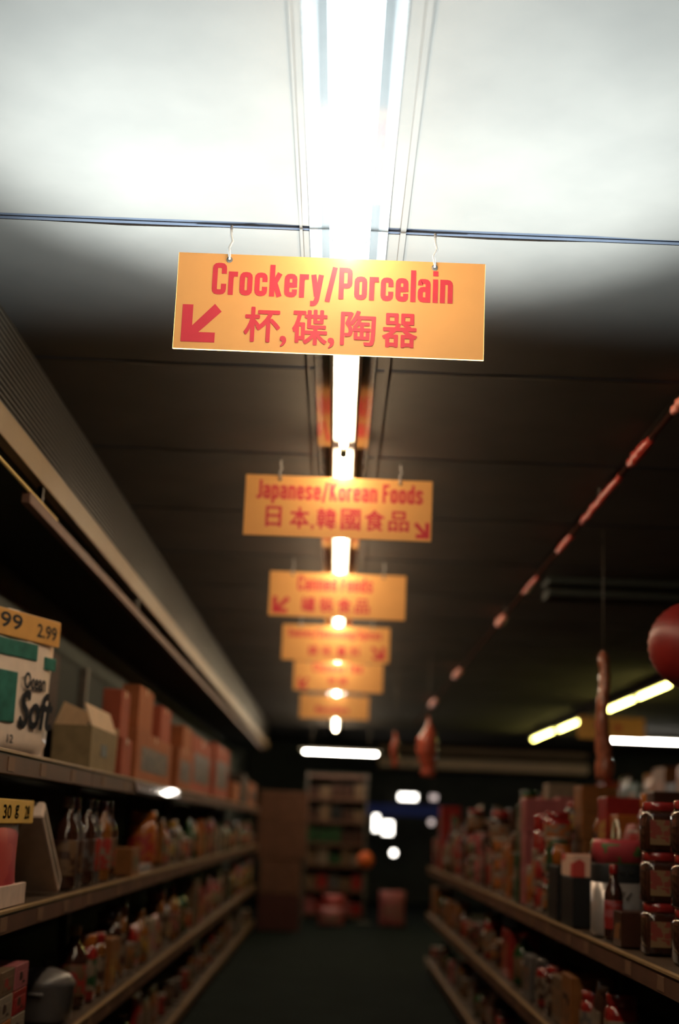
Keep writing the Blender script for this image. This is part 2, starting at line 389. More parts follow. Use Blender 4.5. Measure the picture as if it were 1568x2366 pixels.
# ================================================================== HANGING SIGNS
HOOK = None
def sign(x0, y, ztop, eng, han, arrow, label, ebox=None, hbox=None, abox=None, w=.90, h=.297, fat=.018, hookx=(.15, .752)):
    t = empty('hanging_sign', (x0, y, ztop-h)); tag(t, label, 'sign', 'yellow aisle signs')
    k = ('signpanel', w, h)
    if k not in PM: PM[k] = box_me('panel', 0, w, -.003, .003, 0, h, .0012)
    obj('panel', PM[k], M_SIGN, t)
    yy = -.0038
    if eng:
        gap = .07; tot = sum(GL[c][0]+gap for c in eng)-gap; sx = (ebox[1]-ebox[0])/tot; cx = 0.0
        for wd in eng.split(' '):
            ww = sum(GL[c][0]+gap for c in wd)-gap
            obj('english_lettering', latin_me(wd, ebox[0]+cx*sx, ebox[0]+(cx+ww)*sx, ebox[2], ebox[3], yy), M_RED, t)
            cx += ww + gap + GL[' '][0] + gap
    if han:
        if isinstance(han, str): obj('chinese_lettering', han_me(han, *hbox, yy, fat), M_RED, t)
        else:
            for s, bx in han: obj('chinese_lettering', han_me(s, *bx, yy, fat), M_RED, t)
    if arrow: obj('arrow', arrow_me(*abox, arrow == 'left', yy), M_RED, t)
    hk = CZ - ztop
    hm = PM.setdefault(('hook', round(hk, 3)), tube_me('hook', [(0, 0, hk+.004), (0, -.002, hk*.7), (.006, -.004, hk*.45), (-.004, -.006, hk*.2), (0, -.008, -.008), (0, -.006, -.016), (0, 0, -.018)], .0042, 8))
    for hx in hookx: obj('hook', hm, M_CLEAR, t, (hx, 0, h))
    for hx in hookx: obj('eyelet', PM.setdefault('eyelet', lathe_me('eyelet', [(.009, 0), (.009, .002), (.004, .003)], 12)), M_STEEL, t, (hx, -.003, h-.018), (math.pi/2, 0, 0))
    return t
# sign 1 (local coordinates: x from the left edge, z from the bottom edge)
HB = lambda a, b, c=.031, d=.134: (a, b, c, d)
sign(-.5185, 3.92, 3.173, 'Crockery/Porcelain',
     [('杯', HB(.205, .306)), (',', (.309, .327, .018, .050)), ('碟', HB(.345, .443, .028, .132)), (',', (.448, .466, .018, .050)), ('陶', HB(.485, .583)), ('器', HB(.606, .704, .030, .131))],
     'left', 'sharp yellow sign reading Crockery/Porcelain with arrow down to the left, nearest of the row',
     (.103, .806, .170, .098), None, (.022, .136, .022, .138), fat=.022, hookx=(.150, .751))
sign(-.485, 6.67, 3.185, 'Japanese/Korean Foods', [('日', (.106, .178, .045, .142)), ('本', (.222, .312, .040, .142)), (',', (.322, .336, .034, .060)), ('韓', (.350, .440, .042, .142)), ('國', (.466, .558, .042, .142)), ('食', (.580, .672, .042, .142)), ('品', (.695, .790, .044, .140))], 'right',
     'yellow sign reading Japanese/Korean Foods, second in the row behind the crockery sign',
     (.055, .855, .180, .092), None, (.815, .890, .014, .092), fat=.022, hookx=(.165, .745))
sign(-.480, 9.29, 3.175, 'Canned Foods', [('罐', (.215, .305, .035, .130)), ('裝', (.335, .425, .035, .130)), ('食', (.453, .543, .035, .130)), ('品', (.568, .662, .035, .128))], 'left', 'yellow sign reading Canned Foods with arrow to the left, third in the row',
     (.185, .680, .176, .096), None, (.024, .138, .020, .130), fat=.022)
sign(-.485, 11.87, 3.178, 'Sauces/Seasoning/Spices', [('調', (.222, .295, .045, .125)), ('味', (.340, .412, .045, .125)), ('醬', (.466, .536, .045, .125)), ('料', (.575, .655, .045, .125))], 'right', 'blurred orange sign, fourth in the row, arrow at its lower right corner',
     (.045, .830, .196, .070), None, (.745, .862, .026, .135), fat=.022)
sign(-.455, 14.4, 3.160, 'Chinese Tea', [('茶', (.345, .430, .070, .140)), ('葉', (.455, .540, .070, .140))], 'left', 'blurred orange sign, fifth in the row, with two short characters',
     (.190, .690, .195, .085), None, (.050, .155, .020, .130), fat=.022)
sign(-.475, 18.1, 3.150, 'Noodles', None, None, 'blurred orange sign farthest along the centre row, one faint line of letters',
     (.20, .62, .075, .080), w=.87)
t = sign(3.25, 19.35, 3.12, None, [('品', (.30, .42, .10, .2)), ('食', (.48, .6, .10, .2))], None, 'blurred orange sign between the yellowish lights of the aisle to the right')

# ================================================================== ADDED UPLIGHTS (two made-up lamps, out of frame, for the bright ceiling band)
def added_uplight(loc, aim, label):
    t = empty('added_ceiling_light', loc); tag(t, label, 'lamp', 'added lights brightening the ceiling')
    d = (Vector(aim) - (Vector(loc)+Vector((0, 0, .16)))).normalized(); q = d.to_track_quat('Z', 'Y').to_euler()
    obj('base', lathe_me('base', [(.055, 0), (.055, .008), (.02, .014)], 20), M_BLACKPL, t)
    obj('stem', tube_me('stem', [(0, 0, .01), (0, 0, .16)], .008), M_STEEL, t)
    bm = bmesh.new()
    prof = [(.030, -.07), (.040, -.05), (.055, .03), (.060, .04), (.052, .04), (.036, -.045), (.006, -.05)]
    me = lathe_me('reflector_hood', prof, 24); bm.free()
    obj('reflector_hood', me, M_BLACKPL, t, (0, 0, .16), q)
    L = bpy.data.lights.new('added_beam', 'SPOT'); L.energy = UP_POWER; L.color = (.72, .90, 1.0)
    L.spot_size = math.radians(94); L.spot_blend = 1.0; L.shadow_soft_size = .05
    o = bpy.data.objects.new('added_beam', L); COL.objects.link(o); o.parent = t
    o.location = Vector((0, 0, .16)) + d*.07; o.rotation_euler = (-d).to_track_quat('Z', 'Y').to_euler()
    return t
added_uplight((-1.16, 3.97, 1.752), (.05, 3.25, CZ), 'added black uplight on the top left shelf, tilted up at the ceiling')
added_uplight((1.20, 3.97, 1.632), (-.05, 3.25, CZ), 'added black uplight on a carton at the right, tilted up at the ceiling')

# ================================================================== SHELVING
def shelf_unit(name, x_front, side, y0, y1, zs, top, label, group, depth=.55):
    """side=-1: shelf runs to -x from its front; +1 to +x"""
    t = empty(name, (x_front, y0, 0)); tag(t, label, 'shelving', group)
    L = y1-y0; xb = side*depth
    key = ('unit', side, round(L, 2), tuple(zs), top, depth)
    if key not in PM:
        d = {}
        a, b = sorted((xb, xb-side*.02)); d['back'] = box_me('back_panel', a, b, .03, L-.03, .02, top)
        a, b = sorted((xb-side*.02, xb-side*.07))
        d['up'] = box_me('upright', a, b, 0, .03, 0, top)
        a, b = sorted((-side*.012, xb-side*.07)); a2, b2 = sorted((side*.0, xb-side*.07))
        d['board'] = box_me('shelf', a2, b2, .032, L-.032, -.028, 0, .003)
        a, b = sorted((-side*.014, side*0.0))
        d['rail'] = box_me('price_rail', a, b, .005, L-.005, -.075, -.006, .003)
        a, b = sorted((-side*.020, -side*.0))
        d['lip'] = box_me('rail_lip', a, b, .005, L-.005, -.006, .006, .002)
        a, b = sorted((-side*.0165, -side*.0145))
        d['tag'] = box_me('price_tag', a, b, -.05, .05, -.064, -.018)
        PM[key] = d
    d = PM[key]
    obj('back_panel', d['back'], M_BACK, t); obj('upright', d['up'], M_STEEL, t); obj('upright', d['up'], M_STEEL, t, (0, L-.03, 0))
    rnd = random.Random(int(y0*10)+side)
    for z in zs:
        s = obj('shelf', d['board'], M_SHELF, t, (0, 0, z))
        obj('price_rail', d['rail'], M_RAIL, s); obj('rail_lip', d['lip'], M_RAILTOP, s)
        y = rnd.uniform(.15, .5)
        while y < L-.1:
            obj('price_tag', d['tag'], M_TAG, s, (0, y, 0)); y += rnd.uniform(.45, .9)
    return t
XL, XR = -1.1, 1.1
ZL = [1.746, 1.22, .65, .15]; ZR = [1.13, .63, .15]
for i in range(8):
    shelf_unit('shelving_unit', XL, -1, 1.5+2.5*i, 4.0+2.5*i, ZL, 2.45, 'tall tan-edged shelving unit on the left of the aisle, %s from the near end' % ordw(i+1), 'tall shelving units on the left')
for i in range(6):
    shelf_unit('gondola_unit', XR, 1, 1.5+2.5*i, 4.0+2.5*i, ZR, 1.18, 'low tan-edged shelving unit on the right of the aisle, %s from the near end' % ordw(i+1), 'low shelving units on the right', depth=.75)

# ================================================================== GOODS
PAL = {
 'red': (.55, .035, .03), 'orange': (.70, .20, .03), 'amber': (.42, .15, .03), 'yellow': (.75, .42, .06), 'cream': (.75, .55, .38), 'white': (.80, .70, .62),
 'green': (.05, .20, .06), 'teal': (.03, .16, .14), 'brown': (.16, .055, .03), 'pink': (.62, .16, .17), 'black': (.015, .015, .015), 'tan': (.48, .27, .13), 'blue': (.03, .05, .25), 'grey': (.30, .26, .24)}
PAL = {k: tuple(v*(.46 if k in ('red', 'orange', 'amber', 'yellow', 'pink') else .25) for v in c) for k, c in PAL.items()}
def cmat(c, rough=.45): return mat('wrap_'+c, PAL[c], rough, var=.12, scale=25)
def pmat(a, b): return mat_print('print_%s_%s' % (a, b), PAL[a], PAL[b], 22)
def shared(key, fn, m):
    k = key + (m.name,)
    if k not in PM: PM[k] = fn(); PM[k].materials.clear(); PM[k].materials.append(m)
    return PM[k]
def rr(v): return round(v, 3)
def jar(loc, r, h, body, lid, lab, label, group=None, square=.55, name='jar', rz=0, patch=False):
    t = empty(name, loc, rz); tag(t, label, name.replace('_', ' ') if name == 'jar' else 'jar', group); k = ('jar', rr(r), rr(h), square)
    obj('glass_body', shared(k+('b',), lambda: lathe_me('b', [(r*.9, 0), (r, .008), (r, h*.70), (r*.93, h*.78), (r*.80, h*.83)], 20, square), mat('jar_'+body, PAL[body], .12, var=.15, coat=.5)), None, t)
    obj('lid', shared(k+('l',), lambda: lathe_me('l', [(r*.86, h*.82), (r*.90, h*.835), (r*.90, h*.985), (r*.84, h)], 24, square*.4), mat('lid_'+lid, PAL[lid], .18, coat=.6)), None, t)
    if patch: obj('paper_label', shared(k+('q',), lambda: box_me('q', -r*.72, r*.72, -r*1.02, -r*.98, h*.14, h*.64, .001), mat_print('jar_label_print', (.20, .115, .05), (.20, .03, .02), 34, .62)), None, t)
    elif lab: obj('paper_label', shared(k+('p',), lambda: lathe_me('p', [(r*1.004, h*.16), (r*1.008, h*.17), (r*1.008, h*.62), (r*1.004, h*.63)], 20, square), pmat(*lab)), None, t)
    return t
def bottle(loc, r, h, body, cap, lab, label, group=None):
    t = empty('bottle', loc); tag(t, label, 'bottle', group); k = ('bot', rr(r), rr(h))
    obj('bottle_body', shared(k+('b',), lambda: lathe_me('b', [(r*.9, 0), (r, .01), (r, h*.6), (r*.85, h*.68), (r*.42, h*.78), (r*.36, h*.88)], 18), mat('bottle_'+body, PAL[body], .12, var=.15, coat=.5)), None, t)
    obj('cap', shared(k+('c',), lambda: lathe_me('c', [(r*.44, h*.87), (r*.46, h*.88), (r*.46, h*.985), (r*.40, h)], 16), mat('lid_'+cap, PAL[cap], .18, coat=.6)), None, t)
    obj('paper_label', shared(k+('p',), lambda: lathe_me('p', [(r*1.005, h*.15), (r*1.012, h*.155), (r*1.012, h*.52), (r*1.005, h*.525)], 18), pmat(*lab)), None, t)
    return t
def can(loc, r, h, rim, lab, label, group=None):
    t = empty('can', loc); tag(t, label, 'can', group); k = ('can', rr(r), rr(h))
    obj('tin_body', shared(k+('b',), lambda: lathe_me('b', [(r*.93, 0), (r, .003), (r, .007), (r*.97, .010), (r*.97, h-.010), (r, h-.007), (r, h-.003), (r*.92, h-.001), (r*.90, h-.005)], 18), mat('tin', (.5, .45, .4), .3, metal=.7)), None, t)
    obj('paper_label', shared(k+('p',), lambda: lathe_me('p', [(r*.975, .014), (r*.985, .015), (r*.985, h-.015), (r*.975, h-.014)], 18), pmat(*lab)), None, t)
    return t
def carton(loc, sx, sy, sz, m, label, group=None, rz=0, tape=True, name='carton', cat='carton', lab=None, face=1):
    t = empty(name, loc, rz); tag(t, label, cat, group); k = ('car', rr(sx), rr(sy), rr(sz))
    obj('box_body', shared(k+('b',), lambda: box_me('b', -sx/2, sx/2, -sy/2, sy/2, 0, sz, min(sx, sy, sz)*.03), m), None, t)
    if tape: obj('tape', shared(k+('t',), lambda: boxes_me('t', [(-sx/2-.001, sx/2+.001, -.022, .022, sz*.86, sz+.001)]), M_TAPE), None, t)
    if lab:
        x = face*(sx/2)
        obj('printed_label', shared(k+('p', face), lambda: boxes_me('p', [(min(x, x+face*.0015), max(x, x+face*.0015), -sy*.38, sy*.38, sz*.2, sz*.7)]), pmat(*lab)), None, t)
    return t
def packet(loc, w, th, h, m, label, group=None, rz=0, lab=None, name='packet', crimp=None):
    """soft bag: wide in local y, thin in x, crimped top and bottom"""
    t = empty(name, loc, rz); tag(t, label, 'packet', group); k = ('pkt', rr(w), rr(th), rr(h))
    def build():
        bm = bmesh.new(); n, mm = 9, 10; F = []
        for s in (1, -1):
            g = []
            for j in range(mm+1):
                v = j/mm; row = []
                for i in range(n+1):
                    u = i/n; b = (math.sin(math.pi*u)**.5)*(min(1, (1-v)*3.2)**.6)*(min(1, v*9+.35)**.5 if v < .12 else 1)
                    ww = w*(1-.05*math.sin(math.pi*v))
                    row.append((s*(th/2*b+.0015)+.004*math.sin(9*u+7*v)*b, (u-.5)*ww, v*h))
                g.append([bm.verts.new(p) for p in row])
            F.append(g)
            for j in range(mm):
                for i in range(n): bm.faces.new((g[j][i], g[j][i+1], g[j+1][i+1], g[j+1][i]))
        A, B = F
        for j in range(mm):
            bm.faces.new((A[j][0], A[j+1][0], B[j+1][0], B[j][0])); bm.faces.new((A[j][n], A[j+1][n], B[j+1][n], B[j][n]))
        for i in range(n):
            bm.faces.new((A[0][i], A[0][i+1], B[0][i+1], B[0][i])); bm.faces.new((A[mm][i], A[mm][i+1], B[mm][i+1], B[mm][i]))
        return fin(bm, 'pkt', True)
    obj('bag_body', shared(k, build, m), None, t)
    if crimp: obj('header_card', shared(k+('c',), lambda: boxes_me('c', [(-.006, .006, -w/2, w/2, h*.93, h*1.03)]), crimp), None, t)
    if lab: obj('printed_label', shared(k+('p',), lambda: boxes_me('p', [(-th/2-.004, th/2+.004, -w*.3, w*.3, h*.25, h*.6)]), pmat(*lab)), None, t)
    return t

# ---- left top shelf
ZT = ZL[0] + .007
def tissue_pack():
    """turned a little towards the aisle mouth; origin at the front corner farthest along the shelf"""
    W, D, H = .66, .27, .535
    t = empty('tissue_pack', (-1.115, 5.62, ZT), math.radians(-20)); tag(t, 'big white tissue pack with green panels and orange price band, far left top shelf', 'tissue pack')
    bm = bmesh.new(); add_box(bm, (-D/2, -W/2, H/2), (D, W, H))
    bmesh.ops.subdivide_edges(bm, edges=bm.edges[:], cuts=9, use_grid_fill=True)
    for v in bm.verts:
        u = v.co.y/W*2+1; w = v.co.z/H*2-1
        if v.co.x > -.01: v.co.x += .004*math.cos(u*9)*math.cos(w*5) - .022*(abs(u)**14+abs(w)**14)
        v.co.z = max(0, v.co.z + (.012*math.sin(u*6+1)-.02*abs(u)**6)*max(0, w))
    obj('wrapped_body', fin(bm, 'pack', True), mat('tissue_plastic_wrap', (.86, .68, .55), .35, var=.08, scale=14, coat=.3), t)
    X = .006
    def plate(nm, s0, s1, za, zb, m, dx=0.0): return obj(nm, box_me(nm, X+dx-.010, X+dx, -s1, -s0, za, zb, .003), m, t)
    plate('price_band', .004, W-.02, .435, .535, mat('orange_price_card', (.66, .34, .10), .35, var=.05), .003)
    G = mat('teal_green_print', (.03, .13, .10), .4, var=.3)
    plate('green_panel', .15, .60, .365, .428, G); plate('green_panel', .275, .60, .12, .31, G); plate('green_panel', .012, .09, .34, .39, G)
    INK = mat('black_ink', (.012, .014, .018), .5)
    def words(nm, s_, sa, sb, za, zb, fat=.03, slant=0.0):
        me = han_me(s_, -sb, -sa, za, zb, 0, fat)
        for v in me.vertices: v.co = Vector((X+.0042 - v.co.y, v.co.x + slant*(v.co.z-za), v.co.z))
        return obj(nm, me, INK, t)
    words('price_lettering', '99', .285, .43, .465, .520); words('price_lettering', '2.99', .035, .175, .458, .508)
    words('brand_lettering', 'Ocean', .085, .235, .255, .315, .04); words('brand_lettering', 'Soft', .03, .25, .11, .245, .045, .12)
    words('small_print', '12', .28, .32, .045, .075)
    return t
tissue_pack()
MDARK = mat('dark_brown_carton', (.055, .035, .025), .8, var=.2)
carton((-1.475, 6.4, ZT), .19, 1.3, .56, MDARK, 'large dark brown carton behind the tissue pack on the top left shelf', tape=True)
# open flapped box
def flap_box():
    t = empty('open_box', (-1.215, 7.0, ZT)); tag(t, 'open tan box with raised cut flaps on the top left shelf beside the dark carton', 'box')
    m = mat('greenish_tan_board', (.22, .155, .075), .7, var=.15); mi = mat('pale_inner_board', (.55, .36, .21), .6, var=.1)
    sx, sy, h, w = .18, .76, .20, .006
    obj('box_body', boxes_me('b', [(-sx/2, sx/2, -sy/2, sy/2, 0, w), (-sx/2, -sx/2+w, -sy/2, sy/2, w, h), (sx/2-w, sx/2, -sy/2, sy/2, w, h), (-sx/2+w, sx/2-w, -sy/2, -sy/2+w, w, h), (-sx/2+w, sx/2-w, sy/2-w, sy/2, w, h)]), m, t)
    obj('handle_cutout', boxes_me('c', [(sx/2, sx/2+.0015, -.09, .09, .07, .13)]), M_BLACKPL, t)
    for s, nm in ((1, 'flap'), (-1, 'flap')):
        bm = bmesh.new(); add_box(bm, (0, 0, .055), (.006, sy*.98, .11)); me = fin(bm, nm)
        obj(nm, me, mi, t, (s*(sx/2-.006), 0, h), (0, -s*.35, 0))
    bm = bmesh.new(); add_box(bm, (0, 0, .12), (.17, .008, .24)); obj('loose_flap', fin(bm, 'lf'), mi, t, (.0, sy/2+.03, .002), (-.22, 0, 0))
    return t
flap_box()
for (y0, y1, za, zb, m, lab, xo) in (
    (7.50, 7.85, 0, .20, M_KRAFT2, 'small dark red carton below a tall one, just past the open flap box', 0),
    (7.50, 7.80, .20, .45, M_KRAFT2, 'narrow red carton standing on a small carton past the open flap box', .02),
    (8.05, 9.75, 0, .28, M_KRAFT, 'wide orange-brown carton low on the top left shelf above the glossy rail strip', 0),
    (8.10, 8.72, .28, .53, M_KRAFT, 'tall pale-topped carton standing on the wide orange-brown carton', .01),
    (9.20, 9.75, .28, .50, M_KRAFT2, 'upright red-brown carton standing at the far end of the wide carton', .015),
    (10.25, 11.2, 0, .30, M_KRAFT, 'orange-brown carton with a dark gap, after the wide carton on the top left shelf', 0),
    (10.55, 11.2, .30, .47, M_KRAFT, 'short carton stacked behind the red-brown upright one', .01),
    (11.35, 13.2, 0, .46, M_KRAFT2, 'long blurred brown carton midway along the top left shelf', .02),
    (13.35, 15.1, 0, .50, M_KRAFT2, 'last tall blurred brown carton before the shelf goes dark on the top left', .0),
    (16.0, 17.0, 0, .22, M_KRAFT, 'low blurred carton near the far end of the top left shelf', 0),
    (17.4, 18.6, 0, .35, MDARK, 'dark blurred carton near the far end of the top left shelf', 0),
    (19.0, 20.6, 0, .30, M_KRAFT, 'blurred carton at the far end of the top left shelf', 0)):
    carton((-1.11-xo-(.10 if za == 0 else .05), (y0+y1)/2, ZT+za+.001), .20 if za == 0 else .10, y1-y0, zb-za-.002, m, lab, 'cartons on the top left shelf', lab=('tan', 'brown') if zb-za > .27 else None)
# glossy plastic strip on the rail of the top shelf
st = obj('label_strip', box_me('strip', -.004, .004, -1.1, 1.1, -.028, .028, .002), mat('glossy_clear_strip', (.75, .62, .62), .08, var=.05, coat=1.0))
st.location = (XL+.026, 9.0, 1.712); st.rotation_euler = (0, -.25, 0)
tag(st, 'shiny pale label strip on the rail under the wide orange-brown carton', 'strip')

# ---- left middle shelf
ZM = ZL[1] + .007
def snack_bag():
    t = packet((-1.17, 5.0, ZM), .74, .12, .36, mat_print('red_snack_foil', (.40, .02, .03), (.50, .06, .05), 9), 'red snack bag with yellow printed header, far left on the middle shelf', name='snack_bag')
    obj('header_card', box_me('hd', -.012, .012, -.375, .375, .282, .365, .003), mat('yellow_header_card', (.72, .42, .07), .4, var=.05), t, (.052, 0, 0))
    for s, a, b in (('30', -.12, .00), ('g', .06, .12), ('28', .22, .30)):
        me = han_me(s, a, b, .300, .345, 0, .03)
        for v in me.vertices: v.co = Vector((.0655, v.co.x, v.co.z))
        obj('header_lettering', me, mat('black_ink', (.01, .01, .01)), t)
    obj('white_base', box_me('wb', -.01, .01, -.37, .34, .0, .075, .003), mat('pale_bag_base', (.62, .45, .36), .5), t, (.056, 0, 0))
    return t
snack_bag()
def lean_box():
    t = empty('leaning_box', (-1.22, 5.85, ZM)); tag(t, 'pale white box leaning over against the red snack bag on the middle left shelf', 'box')
    a = math.radians(33); bm = bmesh.new(); add_box(bm, (0, 0, .035), (.20, .56, .07)); bmesh.ops.bevel(bm, geom=bm.edges[:], offset=.005, segments=2, affect='EDGES')
    me = fin(bm, 'lb'); zz = math.sin(a)*.28
    obj('box_body', me, mat('pale_box', (.86, .66, .54), .4, var=.06), t, (0, 0, zz+.002), (-a, 0, 0))
    bm = bmesh.new(); add_box(bm, (.1, 0, .035), (.004, .50, .035)); obj('printed_side', fin(bm, 'ls'), pmat('cream', 'tan'), t, (0, 0, zz+.002), (-a, 0, 0))
lean_box()
for i, (y, r, c, cap, lb) in enumerate(((6.42, .055, 'brown', 'cream', ('brown', 'tan')), (6.66, .05, 'grey', 'pink', ('tan', 'brown')), (6.90, .055, 'brown', 'grey', ('grey', 'brown')), (7.16, .05, 'grey', 'white', ('tan', 'red')), (7.40, .055, 'amber', 'pink', ('cream', 'red')), (7.66, .05, 'brown', 'white', ('red', 'tan')))):
    bottle((-1.17-.01*(i % 2), y, ZM), r, .40, c, cap, lb, 'tall %s bottle with %s cap, middle left shelf, %s of six' % (c, cap, ordw(i+1)), 'six tall bottles on the middle left shelf')
carton((-1.2, 8.25, ZM), .2, .3, .15, cmat('amber'), 'small olive-amber box before the orange tub on the middle left shelf', name='small_box', cat='box', tape=False, lab=('amber', 'green'))
jar((-1.20, 9.2, ZM), .095, .36, 'orange', 'orange', ('orange', 'red'), 'large orange tub with red spot on the middle left shelf above a bright glare', square=.3, name='tub')
gl = obj('glare_tray', box_me('ft', -.05, .05, -.30, .30, 0, .05, .012), mat('glare_tray', (.9, .85, .88), .12, metal=.6, var=.05), None, (XL-.058, 9.0, ZM)); tag(gl, 'small shiny tray standing in for the white glare in front of the orange tub', 'tray')  # shiny tray shape stands in for a white glare
gl.location.y = 8.78; gl.location.x = XL-.052
gl.location.y = 8.72
KINDS = ['carton', 'jar', 'bottle', 'can', 'packet']
WARM = ['red', 'orange', 'amber', 'tan', 'brown', 'cream', 'green', 'pink', 'yellow', 'grey']
def fill(shelf_desc, group, x, z, y0, y1, step, hmax, rnd, side, start=1, kinds=KINDS, pal=WARM, grow=1.03, tiers=1, hmin=.6, rowdesc='from the near end'):
    y = y0; n = start; hmax0 = hmax
    while y < y1:
        s = step*rnd.uniform(.85, 1.15); kind = rnd.choice(kinds); c = rnd.choice(pal); c2 = rnd.choice([q for q in pal if q != c])
        h0 = hmax*rnd.uniform(hmin, 1.0); zz = z
        nt = rnd.randint(1, tiers) if tiers > 1 else 1
        for tier in range(nt):
            pos = (x + side*rnd.uniform(0, .02), y+s/2, zz+.001)
            extra = '' if nt == 1 else (', ' + ['at bottom', 'second up', 'third up', 'fourth up'][tier])
            desc = lambda k: '%s %s, %s, %s in line%s' % (c, k, shelf_desc, ordw(n), extra)
            h = h0 if nt == 1 else h0/nt*1.25
            r = min(s*.44, .085)
            if kind == 'carton': carton((pos[0]+side*.05, pos[1], pos[2]), .20, s*.9, h, cmat(c, .6), desc('box'), group, tape=False, name='goods_box', cat='box', lab=(c, c2), face=-side)
            elif kind == 'jar': jar((pos[0]+side*(r-.06), pos[1], pos[2]), r*.85, h, rnd.choice(['brown', 'amber', 'red']), c, (c2, 'cream'), desc('lidded jar'), group)
            elif kind == 'bottle': bottle((pos[0]+side*(r-.07), pos[1], pos[2]), r*.8, h, rnd.choice(['brown', 'amber', 'green']), c, (c2, 'tan'), desc('capped bottle'), group)
            elif kind == 'can': can((pos[0]+side*(r-.07), pos[1], pos[2]), r*.8, h*.6, c, (c, c2), desc('labelled can'), group)
            else: packet((pos[0]+side*.0, pos[1], pos[2]), s*.92, .07, h, cmat(c, .3), desc('soft packet'), group, lab=(c2, 'cream'))
            zz += (h*.6 if kind == 'can' else h) + .001
            if kind in ('packet', 'bottle'): break
        y += s; n += 1; step *= grow
fill('middle left shelf past orange tub', 'goods far along the middle left shelf', -1.18, ZM, 10.0, 21.0, .22, .34, random.Random(3), -1)

# ---- left lower shelf: stacked packs, a grey lidded pan, then mixed goods
ZB = ZL[2] + .007
rnd = random.Random(11)
n = 0
for i in range(7):
    y = 4.05 + i*.235; n += 1
    for k in range(4):
        c = ['red', 'orange', 'tan', 'pink', 'cream', 'amber'][(i*2+k*3+rnd.randint(0, 1)) % 6]
        c2 = 'brown' if c != 'tan' else 'red'
        carton((-1.21, y, ZB+.001+k*.088), .19, .215, .085, cmat(c, .5), '%s flat pack, lower left shelf, %s stack, %s from the bottom' % (c, ordw(n), ordw(k+1)), 'stacked flat packs on the lower left shelf', tape=False, name='flat_pack', cat='pack', lab=(c, c2))
def pan():
    t = empty('lidded_pan', (-1.24, 6.55, ZB)); tag(t, 'grey domed lidded pan on the lower left shelf past the stacked packs', 'pan')
    g = mat('grey_enamel', (.13, .115, .11), .3, var=.1)
    obj('pan_body', lathe_me('pb', [(.10, 0), (.13, .02), (.135, .16), (.14, .165)], 28), g, t)
    obj('lid', lathe_me('pl', [(.138, .166), (.14, .172), (.11, .205), (.05, .228), (.012, .232)], 28), g, t)
    obj('knob', lathe_me('pk', [(.008, .23), (.01, .245), (.02, .25), (.016, .262)], 14), M_BLACKPL, t)
    for s in (-1, 1): obj('handle', tube_me('ph', [(0, s*.13, .13), (.03, s*.165, .132), (-.03, s*.165, .132), (0, s*.13, .13)], .007), g, t)
pan()
fill('lower left shelf past grey pan', 'goods along the lower left shelf', -1.18, ZB, 6.95, 21.0, .26, .40, random.Random(5), -1, grow=1.025)
fill('bottom left shelf', 'dark goods along the bottom left shelf', -1.18, ZL[3]+.007, 6.0, 21.0, .34, .36, random.Random(6), -1, pal=['brown', 'tan', 'red', 'grey', 'amber'], grow=1.03)

# ---- right top shelf: red-lidded jars in three tiers
ZRT = ZR[0] + .007
JH = .180
for ci, (x, y, r, nt, nm) in enumerate(((1.245, 5.02, .075, 3, 'nearest stack at the right edge'), (1.215, 5.42, .068, 3, 'second stack from the right edge'), (1.40, 5.32, .070, 3, 'stack tucked behind the front two'), (1.42, 4.86, .075, 2, 'stack at the very right edge behind'))):
    for k in range(nt):
        lid = 'red'
        jar((x, y, ZRT+.001+k*(JH+.001)), r, JH, 'brown', lid, ('tan', 'red') if (k+ci) % 2 == 0 else ('cream', 'brown'), 'brown jar with red lid, %s, %s from the shelf' % (nm, ordw(k+1)), 'red-lidded jars stacked on the right shelf', square=.7, patch=True)
jar((1.395, 5.32, ZRT+.001+3*(JH+.001)), .058, .075, 'brown', 'black', None, 'small dark jar with glossy black lid on top of the jar stack at right', square=.2)
carton((1.42, 4.86, ZRT+.001+2*(JH+.001)), .1, .1, .16, pmat('red', 'tan'), 'small red and tan box standing on the right edge jar stack', name='small_box', cat='box', tape=False)
def jug():
    t = empty('handled_tub', (1.225, 6.30, ZRT)); tag(t, 'large tub with carry handle, black band and silver wrap on the right shelf', 'tub')
    w = .105; h = .40
    obj('silver_wrap', lathe_me('sw', [(w*.95, 0), (w, .01), (w, h*.55)], 24, .6), mat('silver_wrap', (.40, .36, .34), .28, metal=.5, var=.1), t)
    obj('black_band', lathe_me('bb', [(w*1.002, h*.55), (w*1.006, h*.555), (w*1.006, h*.74), (w*1.002, h*.745)], 24, .6), M_BLACKPL, t)
    obj('printed_top', lathe_me('pt', [(w, h*.745), (w, h*.95), (w*.92, h)], 24, .6), mat_print('pink_green_print', (.45, .05, .06), (.10, .18, .05), 14), t)
    hd = []
    for i in range(13):
        a = math.pi*i/12; hd.append((.0, math.cos(a)*.07, h-.004+math.sin(a)*.085))
    obj('carry_handle', tube_me('hd', hd, .008, 10), mat('clear_glossy_handle', (.85, .75, .6), .06, var=.02, coat=1.0), t)
    a = han_me('///', -.05, .05, h*.38, h*.46, 0, .03)
    for v in a.vertices: v.co = Vector((v.co.x, -w*1.0-.006, v.co.z))
    obj('white_lettering', a, mat('white_ink', (.9, .85, .8), .3), t)
    b = han_me('...', -.05, .05, h*.64, h*.66, 0, .03)
    for v in b.vertices: v.co = Vector((v.co.x, -w*1.006-.006, v.co.z))
    obj('white_lettering', b, mat('white_ink', (.9, .85, .8), .3), t)
jug()
bottle((1.16, 6.02, ZRT), .038, .30, 'brown', 'red', ('pink', 'red'), 'slim dark bottle with red cap in front of the handled tub')
